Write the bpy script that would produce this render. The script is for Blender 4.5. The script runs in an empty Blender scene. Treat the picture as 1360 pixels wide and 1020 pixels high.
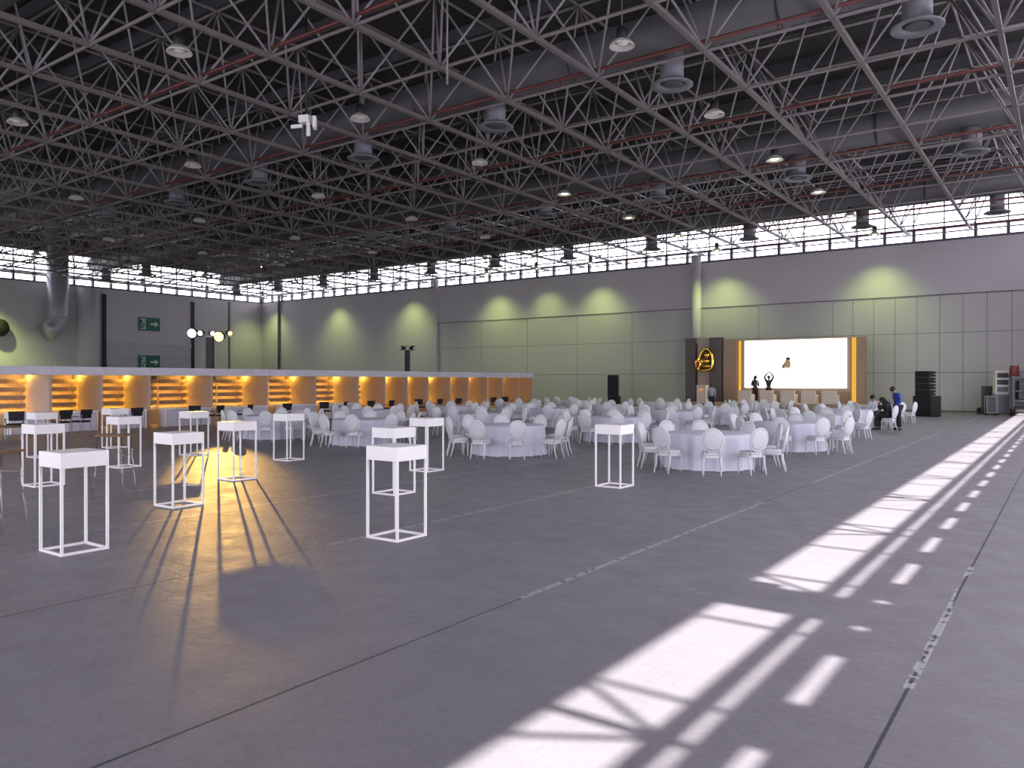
import bpy, bmesh, math, random
from mathutils import Vector, Matrix
random.seed(7)
C = bpy.context.scene.collection
PI = math.pi
sin, cos, R = math.sin, math.cos, math.radians

# ------------------------------------------------------------------ camera frame used for surveying the floor
F = 1035.0; VH = 506.0; EYE = 1.9
YAW = R(35.6)
FW = (-sin(YAW), cos(YAW)); RT = (cos(YAW), sin(YAW))

def P(u, v, z=0.0):
    """floor (or height z) point seen at u, v"""
    d = (EYE - z) * F / (v - VH); l = (u - 680) / F * d
    return Vector((FW[0]*d + RT[0]*l, FW[1]*d + RT[1]*l, z))

def onx(u, X, z=0.0):
    r = (u - 680) / F; d = X / (FW[0] + RT[0]*r)
    return Vector((X, d*(FW[1] + RT[1]*r), z))

def ony(u, Y, z=0.0):
    r = (u - 680) / F; d = Y / (FW[1] + RT[1]*r)
    return Vector((d*(FW[0] + RT[0]*r), Y, z))

def proj(x, y, z):
    d = FW[0]*x + FW[1]*y; l = RT[0]*x + RT[1]*y
    if d < 0.5: return None
    return 680 + F*l/d, VH - F*(z - EYE)/d

def inframe(x, y, z, m=0):
    p = proj(x, y, z)
    return p is not None and -m <= p[0] <= 1360 + m and -m <= p[1] <= 1020 + m

# ------------------------------------------------------------------ mesh builder
class MB:
    def __init__(s): s.v, s.f, s.m, s.sm = [], [], [], []
    def add(s, vs, fs, mi=0, smooth=False, M=None):
        b = len(s.v)
        for p in vs:
            p = Vector(p)
            s.v.append(M @ p if M is not None else p)
        for f in fs:
            s.f.append([b + i for i in f]); s.m.append(mi); s.sm.append(smooth)
        return s
    def box(s, c, d, rz=0, mi=0, M=None):
        x, y, z = (k/2 for k in d)
        vs = []
        for sz in (-1, 1):
            for sx, sy in ((-1, -1), (1, -1), (1, 1), (-1, 1)):
                px, py = sx*x, sy*y
                vs.append((c[0] + px*cos(rz) - py*sin(rz), c[1] + px*sin(rz) + py*cos(rz), c[2] + sz*z))
        return s.add(vs, [(3,2,1,0),(4,5,6,7),(0,1,5,4),(1,2,6,5),(2,3,7,6),(3,0,4,7)], mi, False, M)
    def path(s, pts, rad, n=8, mi=0, smooth=True, M=None, flat=(1, 1)):
        pts = [Vector(p) for p in pts]
        if not isinstance(rad, (list, tuple)): rad = [rad]*len(pts)
        vs, fs = [], []
        ref = None
        for i, p in enumerate(pts):
            t = (pts[min(i+1, len(pts)-1)] - pts[max(i-1, 0)]).normalized()
            if ref is None:
                ref = Vector((0,0,1)) if abs(t.z) < .9 else Vector((1,0,0))
            a = ref - t*ref.dot(t)
            if a.length < 1e-5: a = t.orthogonal()
            a.normalize(); b = t.cross(a); ref = a
            for k in range(n):
                w = 2*PI*k/n + PI/n
                vs.append(p + (a*cos(w)*flat[0] + b*sin(w)*flat[1])*rad[i])
        for i in range(len(pts)-1):
            for k in range(n):
                k2 = (k+1) % n
                fs.append((i*n+k, i*n+k2, (i+1)*n+k2, (i+1)*n+k))
        fs.append(tuple(range(n-1, -1, -1))); fs.append(tuple((len(pts)-1)*n + k for k in range(n)))
        return s.add(vs, fs, mi, smooth, M)
    def tube(s, p, q, r, n=8, mi=0, r2=None, M=None): return s.path([p, q], [r, r if r2 is None else r2], n, mi, n > 4, M)
    def bar(s, p, q, w, mi=0, M=None): return s.path([p, q], w*.7071, 4, mi, False, M)
    def ring(s, pts, r, n=6, mi=0, M=None):
        """closed tube through pts (roughly planar)"""
        pts = [Vector(p) for p in pts]; N = len(pts)
        c = sum(pts, Vector())/N
        nor = (pts[0]-c).cross(pts[N//4]-c).normalized()
        vs, fs = [], []
        for i in range(N):
            t = (pts[(i+1) % N] - pts[i-1]).normalized(); a = t.cross(nor).normalized()
            for k in range(n):
                w = 2*PI*k/n
                vs.append(pts[i] + (a*cos(w) + nor*sin(w))*r)
        for i in range(N):
            for k in range(n):
                fs.append((i*n+k, i*n+(k+1) % n, ((i+1) % N)*n+(k+1) % n, ((i+1) % N)*n+k))
        return s.add(vs, fs, mi, True, M)
    def lathe(s, prof, c=(0,0,0), n=20, mi=0, smooth=True, M=None, cap=True):
        vs, fs = [], []
        for r, z in prof:
            for k in range(n):
                w = 2*PI*k/n
                vs.append((c[0] + r*cos(w), c[1] + r*sin(w), c[2] + z))
        for i in range(len(prof)-1):
            for k in range(n):
                k2 = (k+1) % n
                fs.append((i*n+k, i*n+k2, (i+1)*n+k2, (i+1)*n+k))
        if cap:
            fs.append(tuple(range(n-1, -1, -1))); fs.append(tuple((len(prof)-1)*n + k for k in range(n)))
        return s.add(vs, fs, mi, smooth, M)
    def ball(s, c, r, nu=12, nv=8, mi=0, M=None):
        r = (r, r, r) if not isinstance(r, (tuple, list)) else r
        vs, fs = [(c[0], c[1], c[2]-r[2])], []
        for j in range(1, nv):
            a = -PI/2 + PI*j/nv
            for k in range(nu):
                w = 2*PI*k/nu
                vs.append((c[0]+r[0]*cos(a)*cos(w), c[1]+r[1]*cos(a)*sin(w), c[2]+r[2]*sin(a)))
        vs.append((c[0], c[1], c[2]+r[2]))
        for k in range(nu): fs.append((0, 1+(k+1) % nu, 1+k))
        for j in range(nv-2):
            for k in range(nu):
                k2 = (k+1) % nu
                fs.append((1+j*nu+k, 1+j*nu+k2, 1+(j+1)*nu+k2, 1+(j+1)*nu+k))
        L = len(vs)-1
        for k in range(nu): fs.append((L, 1+(nv-2)*nu+k, 1+(nv-2)*nu+(k+1) % nu))
        return s.add(vs, fs, mi, True, M)
    def slab(s, poly, axis, a, b, mi=0, M=None):
        """extrude a 2-D polygon between a and b along axis"""
        def pt(p, t): return (t, p[0], p[1]) if axis == 'x' else (p[0], t, p[1]) if axis == 'y' else (p[0], p[1], t)
        n = len(poly)
        vs = [pt(p, a) for p in poly] + [pt(p, b) for p in poly]
        fs = [tuple(range(n-1, -1, -1)), tuple(range(n, 2*n))] + [(i, (i+1) % n, n+(i+1) % n, n+i) for i in range(n)]
        return s.add(vs, fs, mi, False, M)
    def mesh(s, name, mats):
        me = bpy.data.meshes.new(name)
        me.from_pydata([tuple(v) for v in s.v], [], s.f)
        for m in (mats if isinstance(mats, (list, tuple)) else [mats]): me.materials.append(m)
        me.polygons.foreach_set('material_index', s.m)
        me.polygons.foreach_set('use_smooth', s.sm)
        bm = bmesh.new(); bm.from_mesh(me); bmesh.ops.recalc_face_normals(bm, faces=bm.faces); bm.to_mesh(me); bm.free()
        me.update()
        return me
    def build(s, name, mats, parent=None, bevel=0, **kw):
        o = bpy.data.objects.new(name, s.mesh(name, mats)); C.objects.link(o)
        if parent is not None: o.parent = parent
        if bevel:
            b = o.modifiers.new('edge', 'BEVEL'); b.width = bevel; b.segments = 2; b.limit_method = 'ANGLE'; b.angle_limit = R(40)
        tag(o, **kw)
        return o

def tag(o, label=None, cat=None, group=None, kind=None):
    if label: o['label'] = label
    if cat: o['category'] = cat
    if group: o['group'] = group
    if kind: o['kind'] = kind
    return o

def empty(name, loc, rz=0, label=None, cat=None, group=None, kind=None):
    o = bpy.data.objects.new(name, None); C.objects.link(o)
    o.location = loc; o.rotation_euler = (0, 0, rz); o.empty_display_size = .1
    return tag(o, label, cat, group, kind)

KIDS = {}
def copy_tree(root, loc, rz, label, group=None):
    r = root.copy(); C.objects.link(r); r.location = loc; r.rotation_euler = (0, 0, rz); r['label'] = label
    if group: r['group'] = group
    for ch in list(root.children):
        c = ch.copy(); C.objects.link(c); c.parent = r
        for g in list(ch.children):
            d = g.copy(); C.objects.link(d); d.parent = c
    return r

# ------------------------------------------------------------------ materials
def nodes(name):
    m = bpy.data.materials.new(name); m.use_nodes = True
    nt = m.node_tree; nt.nodes.clear()
    out = nt.nodes.new('ShaderNodeOutputMaterial')
    return m, nt, out

def mat(name, col, rough=.6, metal=0, var=.06, scale=3.0, bump=0, spec=.5):
    m, nt, out = nodes(name)
    b = nt.nodes.new('ShaderNodeBsdfPrincipled')
    b.inputs['Roughness'].default_value = rough; b.inputs['Metallic'].default_value = metal
    b.inputs['Specular IOR Level'].default_value = spec
    tc = nt.nodes.new('ShaderNodeTexCoord'); no = nt.nodes.new('ShaderNodeTexNoise')
    no.inputs['Scale'].default_value = scale; no.inputs['Detail'].default_value = 4
    nt.links.new(tc.outputs['Object'], no.inputs['Vector'])
    mx = nt.nodes.new('ShaderNodeMix'); mx.data_type = 'RGBA'
    mx.inputs[6].default_value = (*[c*(1-var) for c in col], 1); mx.inputs[7].default_value = (*[min(1, c*(1+var)) for c in col], 1)
    nt.links.new(no.outputs['Fac'], mx.inputs[0]); nt.links.new(mx.outputs[2], b.inputs['Base Color'])
    if bump:
        bp = nt.nodes.new('ShaderNodeBump'); bp.inputs['Strength'].default_value = bump; bp.inputs['Distance'].default_value = .02
        nt.links.new(no.outputs['Fac'], bp.inputs['Height']); nt.links.new(bp.outputs[0], b.inputs['Normal'])
    nt.links.new(b.outputs[0], out.inputs[0])
    return m

def emit(name, col, st):
    m, nt, out = nodes(name)
    e = nt.nodes.new('ShaderNodeEmission'); e.inputs[0].default_value = (*col, 1); e.inputs[1].default_value = st
    nt.links.new(e.outputs[0], out.inputs[0]); return m

def glass(name, tint=(1,1,1), clear=.93, rough=.05):
    m, nt, out = nodes(name)
    t = nt.nodes.new('ShaderNodeBsdfTransparent'); t.inputs[0].default_value = (*tint, 1)
    g = nt.nodes.new('ShaderNodeBsdfGlossy'); g.inputs['Roughness'].default_value = rough
    mx = nt.nodes.new('ShaderNodeMixShader'); mx.inputs[0].default_value = clear
    nt.links.new(g.outputs[0], mx.inputs[1]); nt.links.new(t.outputs[0], mx.inputs[2]); nt.links.new(mx.outputs[0], out.inputs[0])
    return m

def floor_mat():
    m, nt, out = nodes('concrete_floor'); N = nt.nodes.new; L = nt.links.new
    b = N('ShaderNodeBsdfPrincipled')
    geo = N('ShaderNodeNewGeometry'); sep = N('ShaderNodeSeparateXYZ'); L(geo.outputs['Position'], sep.inputs[0])
    def math_(op, a, bb=None, c=None):
        n = N('ShaderNodeMath'); n.operation = op
        for i, x in enumerate((a, bb, c)):
            if x is None: continue
            if isinstance(x, (int, float)): n.inputs[i].default_value = x
            else: L(x, n.inputs[i])
        return n.outputs[0]
    def noise(scale, detail=5, rough=.55, vec=None):
        n = N('ShaderNodeTexNoise'); n.inputs['Scale'].default_value = scale; n.inputs['Detail'].default_value = detail; n.inputs['Roughness'].default_value = rough
        L(vec or geo.outputs['Position'], n.inputs['Vector']); return n.outputs['Fac']
    def ramp(f, a, c, lo=0., hi=1.):
        n = N('ShaderNodeMapRange'); n.inputs['From Min'].default_value = a; n.inputs['From Max'].default_value = c
        n.inputs['To Min'].default_value = lo; n.inputs['To Max'].default_value = hi; L(f, n.inputs[0]); return n.outputs[0]
    def mix(f, a, c):
        n = N('ShaderNodeMix'); n.data_type = 'RGBA'
        for s, x in ((0, f), (6, a), (7, c)):
            if isinstance(x, tuple): n.inputs[s].default_value = (*x, 1)
            elif isinstance(x, float): n.inputs[s].default_value = x
            else: L(x, n.inputs[s])
        return n.outputs[2]
    big = noise(.35, 6); mid = noise(2.5, 6, .65); fine = noise(28, 3)
    base = mix(ramp(big, .3, .7), (.180, .172, .187), (.222, .212, .229))
    base = mix(ramp(mid, .35, .75, 0, .75), base, (.152, .144, .155))
    base = mix(ramp(fine, .3, .7, 0, .45), base, (.25, .237, .255))
    # joints every 3.09 m across x, with worn white paint over stretches of them
    f = math_('ADD', math_('DIVIDE', math_('ADD', sep.outputs[0], .81), 3.09), 100.5)
    fr = math_('SUBTRACT', math_('FRACT', f), .5)
    dist = math_('MULTIPLY', math_('ABSOLUTE', fr), 3.09)
    seam = math_('LESS_THAN', dist, .011)
    line = math_('LESS_THAN', dist, .03)
    st = N('ShaderNodeCombineXYZ'); L(math_('MULTIPLY', sep.outputs[0], 1.7), st.inputs[0]); L(math_('MULTIPLY', sep.outputs[1], .16), st.inputs[1])
    worn = math_('GREATER_THAN', noise(1.0, 3, .5, st.outputs[0]), .43)
    chip = math_('GREATER_THAN', noise(9, 4), .44)
    far = math_('GREATER_THAN', math_('ADD', sep.outputs[1], math_('MULTIPLY', sep.outputs[0], -.45)), 5.7)
    paint = math_('MULTIPLY', math_('MULTIPLY', line, math_('MULTIPLY', worn, chip)), far)
    col = mix(seam, base, (.05, .05, .055))
    col = mix(math_('MULTIPLY', math_('MULTIPLY', paint, math_('SUBTRACT', 1.0, math_('MULTIPLY', math_('GREATER_THAN', sep.outputs[0], -1.5), math_('GREATER_THAN', sep.outputs[1], 9.2)))), .6), col, (.52, .51, .55))
    # scattered scuffs of old paint
    sc = N('ShaderNodeCombineXYZ'); L(math_('MULTIPLY', sep.outputs[0], .8), sc.inputs[0]); L(math_('MULTIPLY', sep.outputs[1], 5.), sc.inputs[1])
    scuff = ramp(noise(1.1, 6, .7, sc.outputs[0]), .70, .76, 0, .35)
    col = mix(scuff, col, (.4, .39, .43))
    L(col, b.inputs['Base Color'])
    L(ramp(mid, .2, .8, .42, .62), b.inputs['Roughness'])
    b.inputs['Specular IOR Level'].default_value = .5
    bp = N('ShaderNodeBump'); bp.inputs['Strength'].default_value = .5; bp.inputs['Distance'].default_value = .02
    L(noise(11, 5, .6), bp.inputs['Height']); L(bp.outputs[0], b.inputs['Normal'])
    L(b.outputs[0], out.inputs[0]); return m

def deck_mat():
    m, nt, out = nodes('roof_deck'); N = nt.nodes.new; L = nt.links.new
    b = N('ShaderNodeBsdfPrincipled'); b.inputs['Roughness'].default_value = .7
    geo = N('ShaderNodeNewGeometry'); w = N('ShaderNodeTexWave'); w.bands_direction = 'Y'; w.inputs['Scale'].default_value = .9
    L(geo.outputs['Position'], w.inputs['Vector'])
    mx = N('ShaderNodeMix'); mx.data_type = 'RGBA'; mx.inputs[6].default_value = (.026, .024, .023, 1); mx.inputs[7].default_value = (.042, .039, .039, 1)
    L(w.outputs['Fac'], mx.inputs[0]); L(mx.outputs[2], b.inputs['Base Color'])
    bp = N('ShaderNodeBump'); bp.inputs['Strength'].default_value = .6; L(w.outputs['Fac'], bp.inputs['Height']); L(bp.outputs[0], b.inputs['Normal'])
    L(b.outputs[0], out.inputs[0]); return m

M = dict(
    floor=floor_mat(), deck=deck_mat(),
    wall=mat('painted_wall', (.50, .48, .50), .75, var=.03, scale=.6),
    panel=mat('partition_panel', (.47, .46, .45), .6, var=.03, scale=.8),
    groove=mat('panel_groove', (.16, .16, .16), .8),
    truss=mat('truss_paint', (.145, .129, .125), .5, var=.08, scale=1.),
    web=mat('truss_web_paint', (.25, .232, .235), .42, var=.08, scale=1.),
    frame=mat('window_frame', (.10, .08, .11), .5),
    steel=mat('galvanised_steel', (.36, .36, .40), .42, .35, var=.1, scale=4),
    duct=mat('duct_sheet', (.075, .072, .075), .6, .1, var=.1, scale=1.5),
    drum=mat('drum_sheet', (.19, .185, .21), .5, .2, var=.06, scale=2),
    red=mat('red_pipe_paint', (.10, .022, .016), .5),
    black=mat('black_paint', (.012, .012, .013), .55),
    blackc=mat('black_fabric', (.014, .014, .016), .85, var=.2, scale=30),
    white=mat('white_paint', (.80, .79, .78), .45, var=.02),
    whitem=mat('white_powder_coat', (.82, .81, .79), .4, var=.015),
    chairw=mat('white_chair_lacquer', (.64, .65, .66), .4, var=.03),
    pad=mat('white_leatherette', (.60, .62, .64), .55, var=.04, scale=6),
    cloth=mat('white_tablecloth', (.62, .63, .72), .85, var=.04, scale=5, bump=.05),
    fascia=mat('white_fascia_board', (.62, .60, .66), .55, var=.03),
    booth=mat('beige_booth_board', (.44, .36, .29), .65, var=.05, scale=2),
    shelf=mat('tan_shelf_board', (.30, .215, .155), .6, var=.08, scale=4),
    cream=mat('cream_upholstery', (.66, .56, .48), .8, var=.05, scale=8),
    tan=mat('tan_backdrop', (.36, .25, .17), .6, var=.05, scale=1.5),
    taupe=mat('dark_taupe_board', (.10, .085, .08), .55, var=.06),
    taupel=mat('light_taupe_board', (.38, .30, .25), .6, var=.05),
    wood=mat('brown_wood', (.19, .10, .055), .5, var=.25, scale=7),
    skin=mat('skin', (.36, .20, .13), .55, var=.04), hair=mat('black_hair', (.01, .009, .009), .6),
    blue=mat('blue_jacket', (.012, .045, .27), .7, var=.1, scale=12),
    greyc=mat('grey_shirt', (.30, .32, .36), .85), shirt=mat('white_shirt', (.68, .72, .80), .85),
    navy=mat('dark_trousers', (.018, .018, .025), .85), shoe=mat('dark_shoes', (.015, .013, .012), .5),
    scarf=mat('pale_scarf', (.55, .47, .30), .8),
    grey=mat('grey_case', (.20, .20, .215), .5, var=.05), dgrey=mat('dark_grey_case', (.07, .068, .075), .5, var=.1),
    lgrey=mat('light_grey_case', (.42, .42, .46), .5, var=.04),
    maroon=mat('dark_red_bucket', (.20, .05, .04), .5), rubber=mat('black_rubber', (.01, .01, .01), .7),
    gold=mat('gold_foil', (.95, .60, .10), .14, 1, var=.05), copper=mat('copper_foil', (.7, .27, .12), .25, 1, var=.05),
    green=mat('green_sign', (.015, .12, .085), .5), signw=mat('sign_white', (.55, .68, .60), .5),
    paper=mat('white_paper', (.85, .84, .8), .8), reflector=mat('lamp_reflector', (.70, .66, .60), .35, .3),
    clip=mat('screen_gold', (.75, .52, .25), .6), sky_metal=mat('aluminium', (.6, .6, .62), .3, .8),
    led=emit('amber_led', (1, .50, .05), 45.0), ledstage=emit('stage_amber_led', (.86, .44, .06), 1.05),
    screen=emit('led_screen', (1, .99, .99), 3.0),
    bulb=emit('discharge_lamp', (.92, 1, .62), 9), bulboff=mat('opal_lamp', (.7, .68, .62), .3),
    warm=emit('warm_spot_lens', (1, .62, .16), 5), cool=emit('cool_spot_lens', (.9, .98, 1), 4),
    pane=glass('window_glass'), acrylic=glass('clear_acrylic', (.93, .92, .90), .86, .08),
)

# ------------------------------------------------------------------ hall
XL, XR, YB, YF = -73.3, 2.05, 54.4, -9.0        # left, right, back wall, wall behind the photographer
ROOF = 15.0; WB = 10.5
MOD = 3.37
GX = [1.87 - MOD*k for k in range(23)]; GY = [17.3 - 3.37*7 + MOD*k for k in range(19)]
ZB, ZT = 11.05, 14.35

MB().box(((XL+XR)/2, (YB+YF)/2, -.1), (XR-XL+1.2, YB-YF+1.2, .2)).build('floor', M['floor'], kind='structure', label='grey concrete hall floor with worn joint lines', cat='floor')
MB().box(((XL-.6+XR+.25)/2, (YB+YF)/2, ROOF+.1), (XR-XL+.85, YB-YF+1.2, .2)).build('ceiling', M['deck'], kind='structure', label='dark corrugated roof deck above the space frame', cat='ceiling')

wb = MB().box(((XL+XR)/2, YB+.2, WB/2), (XR-XL+.8, .4, WB))
wall_back = wb.build('wall_back', M['wall'], kind='structure', label='pale back wall behind the stage', cat='wall')
# big partition panels on the lower back wall
x0p, x1p, ZP = -47.4, XR-.02, 7.2
MB().box(((x0p+x1p)/2, YB-.06, ZP/2), (x1p-x0p, .12, ZP)).build('partition_panel', M['panel'], wall_back)
g = MB()
for z in (2.42, 4.86): g.box(((x0p+x1p)/2, YB-.122, z), (x1p-x0p, .008, .03))
x = x1p - 1.05
while x > x0p:
    g.box((x, YB-.122, ZP/2), (.03, .008, ZP)); x -= 1.25 if x > -12 else 4.9
g.box((x0p, YB-.13, ZP/2), (.10, .03, ZP)); g.box(((x0p+x1p)/2, YB-.13, ZP), (x1p-x0p, .04, .07))
g.build('panel_joint', M['groove'], wall_back)
MB().box(((x0p+x1p)/2, YB-.13, .05), (x1p-x0p, .03, .1)).build('baseboard_back', M['groove'], kind='structure')
for nm, u, w in (('trim_1', 579.5, .42), ('trim_2', 371, .12)):
    p = ony(u, YB-.1); MB().box((p.x, YB-.16, 5.6), (w, .3, 11.2)).build(nm, M['wall'] if nm == 'trim_1' else M['groove'], kind='structure')
wl = MB().box((XL-.2, (YB+YF)/2, WB/2), (.4, YB-YF, WB))
wall_left = wl.build('wall_left', M['wall'], kind='structure', label='pale left end wall beyond the booths', cat='wall')
MB().box((XR+.2, (YB+YF)/2, (4.55+10.1)/2), (.4, YB-YF, 10.1-4.55)).box((XR+.2, (YB+YF)/2, .175), (.4, YB-YF, .35)).box((XR+.2, (YF+3)/2, 2.85), (.4, 3-YF, 5)).box((XR+.2, (YB+46)/2, 2.85), (.4, YB-46, 5)).build('wall_right', M['wall'], kind='structure')
MB().box(((XL+XR)/2, YF-.2, (6.75+WB)/2), (XR-XL+.8, .4, WB-6.75)).box(((XL+XR)/2, YF-.2, .175), (XR-XL+.8, .4, .35)).box(((XL-46)/2, YF-.2, 3.55), (-46-XL+.4, .4, 6.6)).box(((XR+1.2)/2, YF-.2, 3.55), (XR-.4, .4, 6.6)).build('wall_front', M['wall'], kind='structure')

ZHI = 13.35
def window(name, axis, pos, a, b, zlo, inward, bars=True, gaps=(), rail=(.78, .93), post=.09, zhi=None, dep=.3, sill=.16):
    ZHI = zhi or 13.35
    """band of glazing under the roof: low row of small panes between posts, rail, tall panes with thin louvre bars"""
    w = empty(name, (0, 0, 0), kind='structure'); fr, thin, pn = MB(), MB(), MB()
    def bx(mb, t0, t1, z0, z1, d):
        c, s = (t0+t1)/2, t1-t0
        if axis == 'y': mb.box((c, pos, (z0+z1)/2), (s, d, z1-z0))
        else: mb.box((pos, c, (z0+z1)/2), (d, s, z1-z0))
    bx(fr, a, b, zlo, zlo+sill, dep); bx(fr, a, b, zlo+rail[0], zlo+rail[1], dep); bx(fr, a, b, ZHI, ROOF if zlo > 9 else ZHI+.15, dep)
    n = int(round((b-a)/1.685)); st = (b-a)/n
    for i in range(n+1):
        t = a + i*st
        bx(fr, t-post, t+post, zlo, zlo+(rail[0]+rail[1])/2, dep*.87)
        bx(fr, t-.035, t+.035, zlo+(rail[0]+rail[1])/2, ZHI+.05, dep*.4)
    if bars:
        z = zlo+1.4
        while z < ZHI-.1: bx(thin, a, b, z-.022, z+.022, .05); z += .5
        bx(thin, a, b, zlo+.45, zlo+.475, .05)
    for t0, t1 in gaps: bx(fr, t0, t1, zlo-.1, ROOF, .36)
    bx(pn, a, b, zlo+.1, ZHI+.05, .012)
    fr.build('window_frame', M['frame'], w)
    if bars: thin.build('louvre_bar', M['frame'], w)
    pn.build('pane', M['pane'], w)
    # sampling portal for the sky behind this band
    l = bpy.data.lights.new(name+'_portal', 'AREA'); l.shape = 'RECTANGLE'; l.size = b-a; l.size_y = ZHI-zlo; l.cycles.is_portal = True
    o = bpy.data.objects.new(name+'_portal', l); C.objects.link(o)
    c = (a+b)/2; z = (zlo+ZHI)/2
    o.location = (c, pos+.25*(-inward), z) if axis == 'y' else (pos+.25*(-inward), c, z)
    d = Vector((0, inward, 0)) if axis == 'y' else Vector((inward, 0, 0))
    o.rotation_euler = d.to_track_quat('-Z', 'Z').to_euler()
    return w

window('window_1', 'y', YB+.2, XL, XR, WB, -1)
window('window_2', 'x', XL-.2, YF, YB, WB, 1)
window('window_3', 'x', XR+.2, YF, YB, 10.1, -1, bars=False, gaps=((6.45, 7.25), (-3.2, -2.6)), rail=(.97, 1.58), post=.36, zhi=14.4, dep=.06, sill=.47)  # solid strip added in the unseen glazing to break the sun on the floor
window('added_window_5', 'x', XR+.2, 3, 46, .35, -1, bars=False, zhi=4.4)  # unseen glazing, added to brighten the right-facing sides of stands and chairs
window('added_window_6', 'y', YF-.2, -46, 1, .35, 1, bars=False, zhi=6.6)  # added behind the camera, out of view, to light camera-facing sides
window('added_window_4', 'y', YF-.2, XL, XR, WB, 1, bars=False)  # unseen upper band behind the camera, added for more ambient daylight

# left end wall: gate with shutter, pilaster, wall joints
gate = empty('door_1', (XL, 41.45, 0), kind='structure')
MB().box((.04, 0, 7.6), (.08, 8.7, 4.4)).build('upper_panel', M['wall'], gate)
sh = MB()
for k in range(9): sh.box((.05, 0, .3 + k*.6), (.06 + .03*(k % 2), 8.7, .57))
sh.box((.09, 0, 5.45), (.18, 8.7, .32))
sh.build('shutter', M['lgrey'], gate)
jb = MB()
for s in (-1, 1): jb.box((.1, s*4.5, 5.0), (.2, .32, 10.0))
jb.build('door_frame', M['black'], gate)
MB().lathe([(1.0, 0), (1.0, 10.4)], (XL+.1, 35.4, 0), 24).build('trim_3', M['wall'], kind='structure')
MB().box((XL+.05, 50.3, 5.2), (.1, .16, 10.4)).build('trim_4', M['groove'], kind='structure')

# roof space frame ---------------------------------------------------------------
sf = empty('trim_5', (0, 0, 0), kind='structure', label='grey steel space frame carrying the roof', cat='roof truss')
for x in GX: MB().bar((x, YF+.2, ZB), (x, YB-.05, ZB), .13).build('bottom_chord', M['truss'], sf)
for y in GY: MB().tube((XL+.05, y, ZB-.02), (XR-.05, y, ZB-.02), .048, 6).build('bottom_chord', M['truss'], sf)
TX = [(a+b)/2 for a, b in zip(GX, GX[1:])]; TY = [(a+b)/2 for a, b in zip(GY, GY[1:])]
for x in TX: MB().tube((x, YF+.2, ZT), (x, YB-.05, ZT), .05, 6).build('top_chord', M['truss'], sf)
for y in TY: MB().tube((XL+.05, y, ZT), (XR-.05, y, ZT), .05, 6).build('top_chord', M['truss'], sf)
webs = []
for i, x in enumerate(TX):
    for j, y in enumerate(TY):
        for sx in (-1, 1):
            for sy in (-1, 1):
                b = (x+sx*MOD/2, y+sy*MOD/2, ZB)
                key = -math.dist(b, (0, 0, EYE)) if inframe(*b, 60) else -1e3
                webs.append((key, (x, y, ZT), b))
webs.sort(key=lambda t: -t[0])
for k, p, q in webs[:100]: MB().tube(q, p, .036, 6).build('web_strut', M['web'], sf)
rest = MB()
for k, p, q in webs[100:]: rest.tube(q, p, .036, 5)
nd = rest.build('web_struts', M['web'], sf, kind='stuff')
nb = MB()
for x in GX:
    for y in GY: nb.ball((x, y, ZB), (.085, .085, .085), 8, 6)
for x in TX:
    for y in TY: nb.ball((x, y, ZT), .075, 6, 4)
nb.build('node_balls', M['truss'], sf, kind='stuff')
pr = MB()
for y in TY:
    pr.box(((XL+XR)/2, y, 14.72), (XR-XL, .1, .45))
pr.build('purlins', M['duct'], sf, kind='stuff')

ORD = ['first', 'second', 'third', 'fourth', 'fifth', 'sixth', 'seventh', 'eighth', 'ninth', 'tenth', 'eleventh', 'twelfth']
# ducts along the hall and the drums hanging from them
DY = [8.85, 22.3, 35.8, 49.3]; DN = ['row nearest the photographer', 'second row from the photographer', 'second row from the back wall', 'row along the back wall']
for j, y in enumerate(DY):
    dd = MB().path([(XL+.6, y, 12.55), (1.2, y, 12.55)], .66, 20)
    for k in range(10):
        xx = -6.57 - 2*MOD*k
        dd.path([(xx-.05, y, 12.55), (xx+.05, y, 12.55)], .69, 20)
    dd.build('supply_duct', M['duct'], None, label='dark round duct inside the roof frame, ' + DN[j], cat='duct', group='supply ducts under the roof')
def drum_proto():
    t = empty('air_diffuser', (0, 0, 0), cat='diffuser', group='drum diffusers hanging from the ducts')
    MB().lathe([(.36, .10), (.36, .948)], n=24).build('drum', M['drum'], t)
    MB().lathe([(.36, .14), (.56, .07), (.64, .02), (.63, -.02), (.40, .02), (.36, .08)], n=24, cap=False).build('flange', M['drum'], t)
    MB().lathe([(.34, .06), (.24, .0), (.05, .02)], n=24).build('core', M['duct'], t)
    return t
first = None
for j, y in enumerate(DY):
    k = 0
    for i in range(11):
        x = -3.2 - 2*MOD*i
        if not inframe(x, y, 11.2, -4): continue
        lab = 'grey drum diffuser, %s from the right in the %s' % (ORD[k], DN[j]); k += 1
        loc = (x, y, 10.95)
        if first is None:
            first = drum_proto(); first.location = loc; first['label'] = lab
        else: copy_tree(first, loc, 0, lab)
# red sprinkler pipes above the cross chords
k = 0
for j, y in enumerate(GY):
    if j < 4 or j % 2: continue
    s = MB().tube((XL+.5, y+.12, ZB+.30), (XR-.5, y+.12, ZB+.30), .06, 6)
    for i in range(22): s.tube((XL+3+i*3.37, y+.12, ZB+.30), (XL+3+i*3.37, y+.12, ZB+.02), .02, 5)
    s.build('sprinkler_pipe', M['red'], None, label='red sprinkler pipe above the roof chords, %s pipe from the photographer' % ORD[k], cat='pipe', group='red sprinkler pipes'); k += 1

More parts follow.
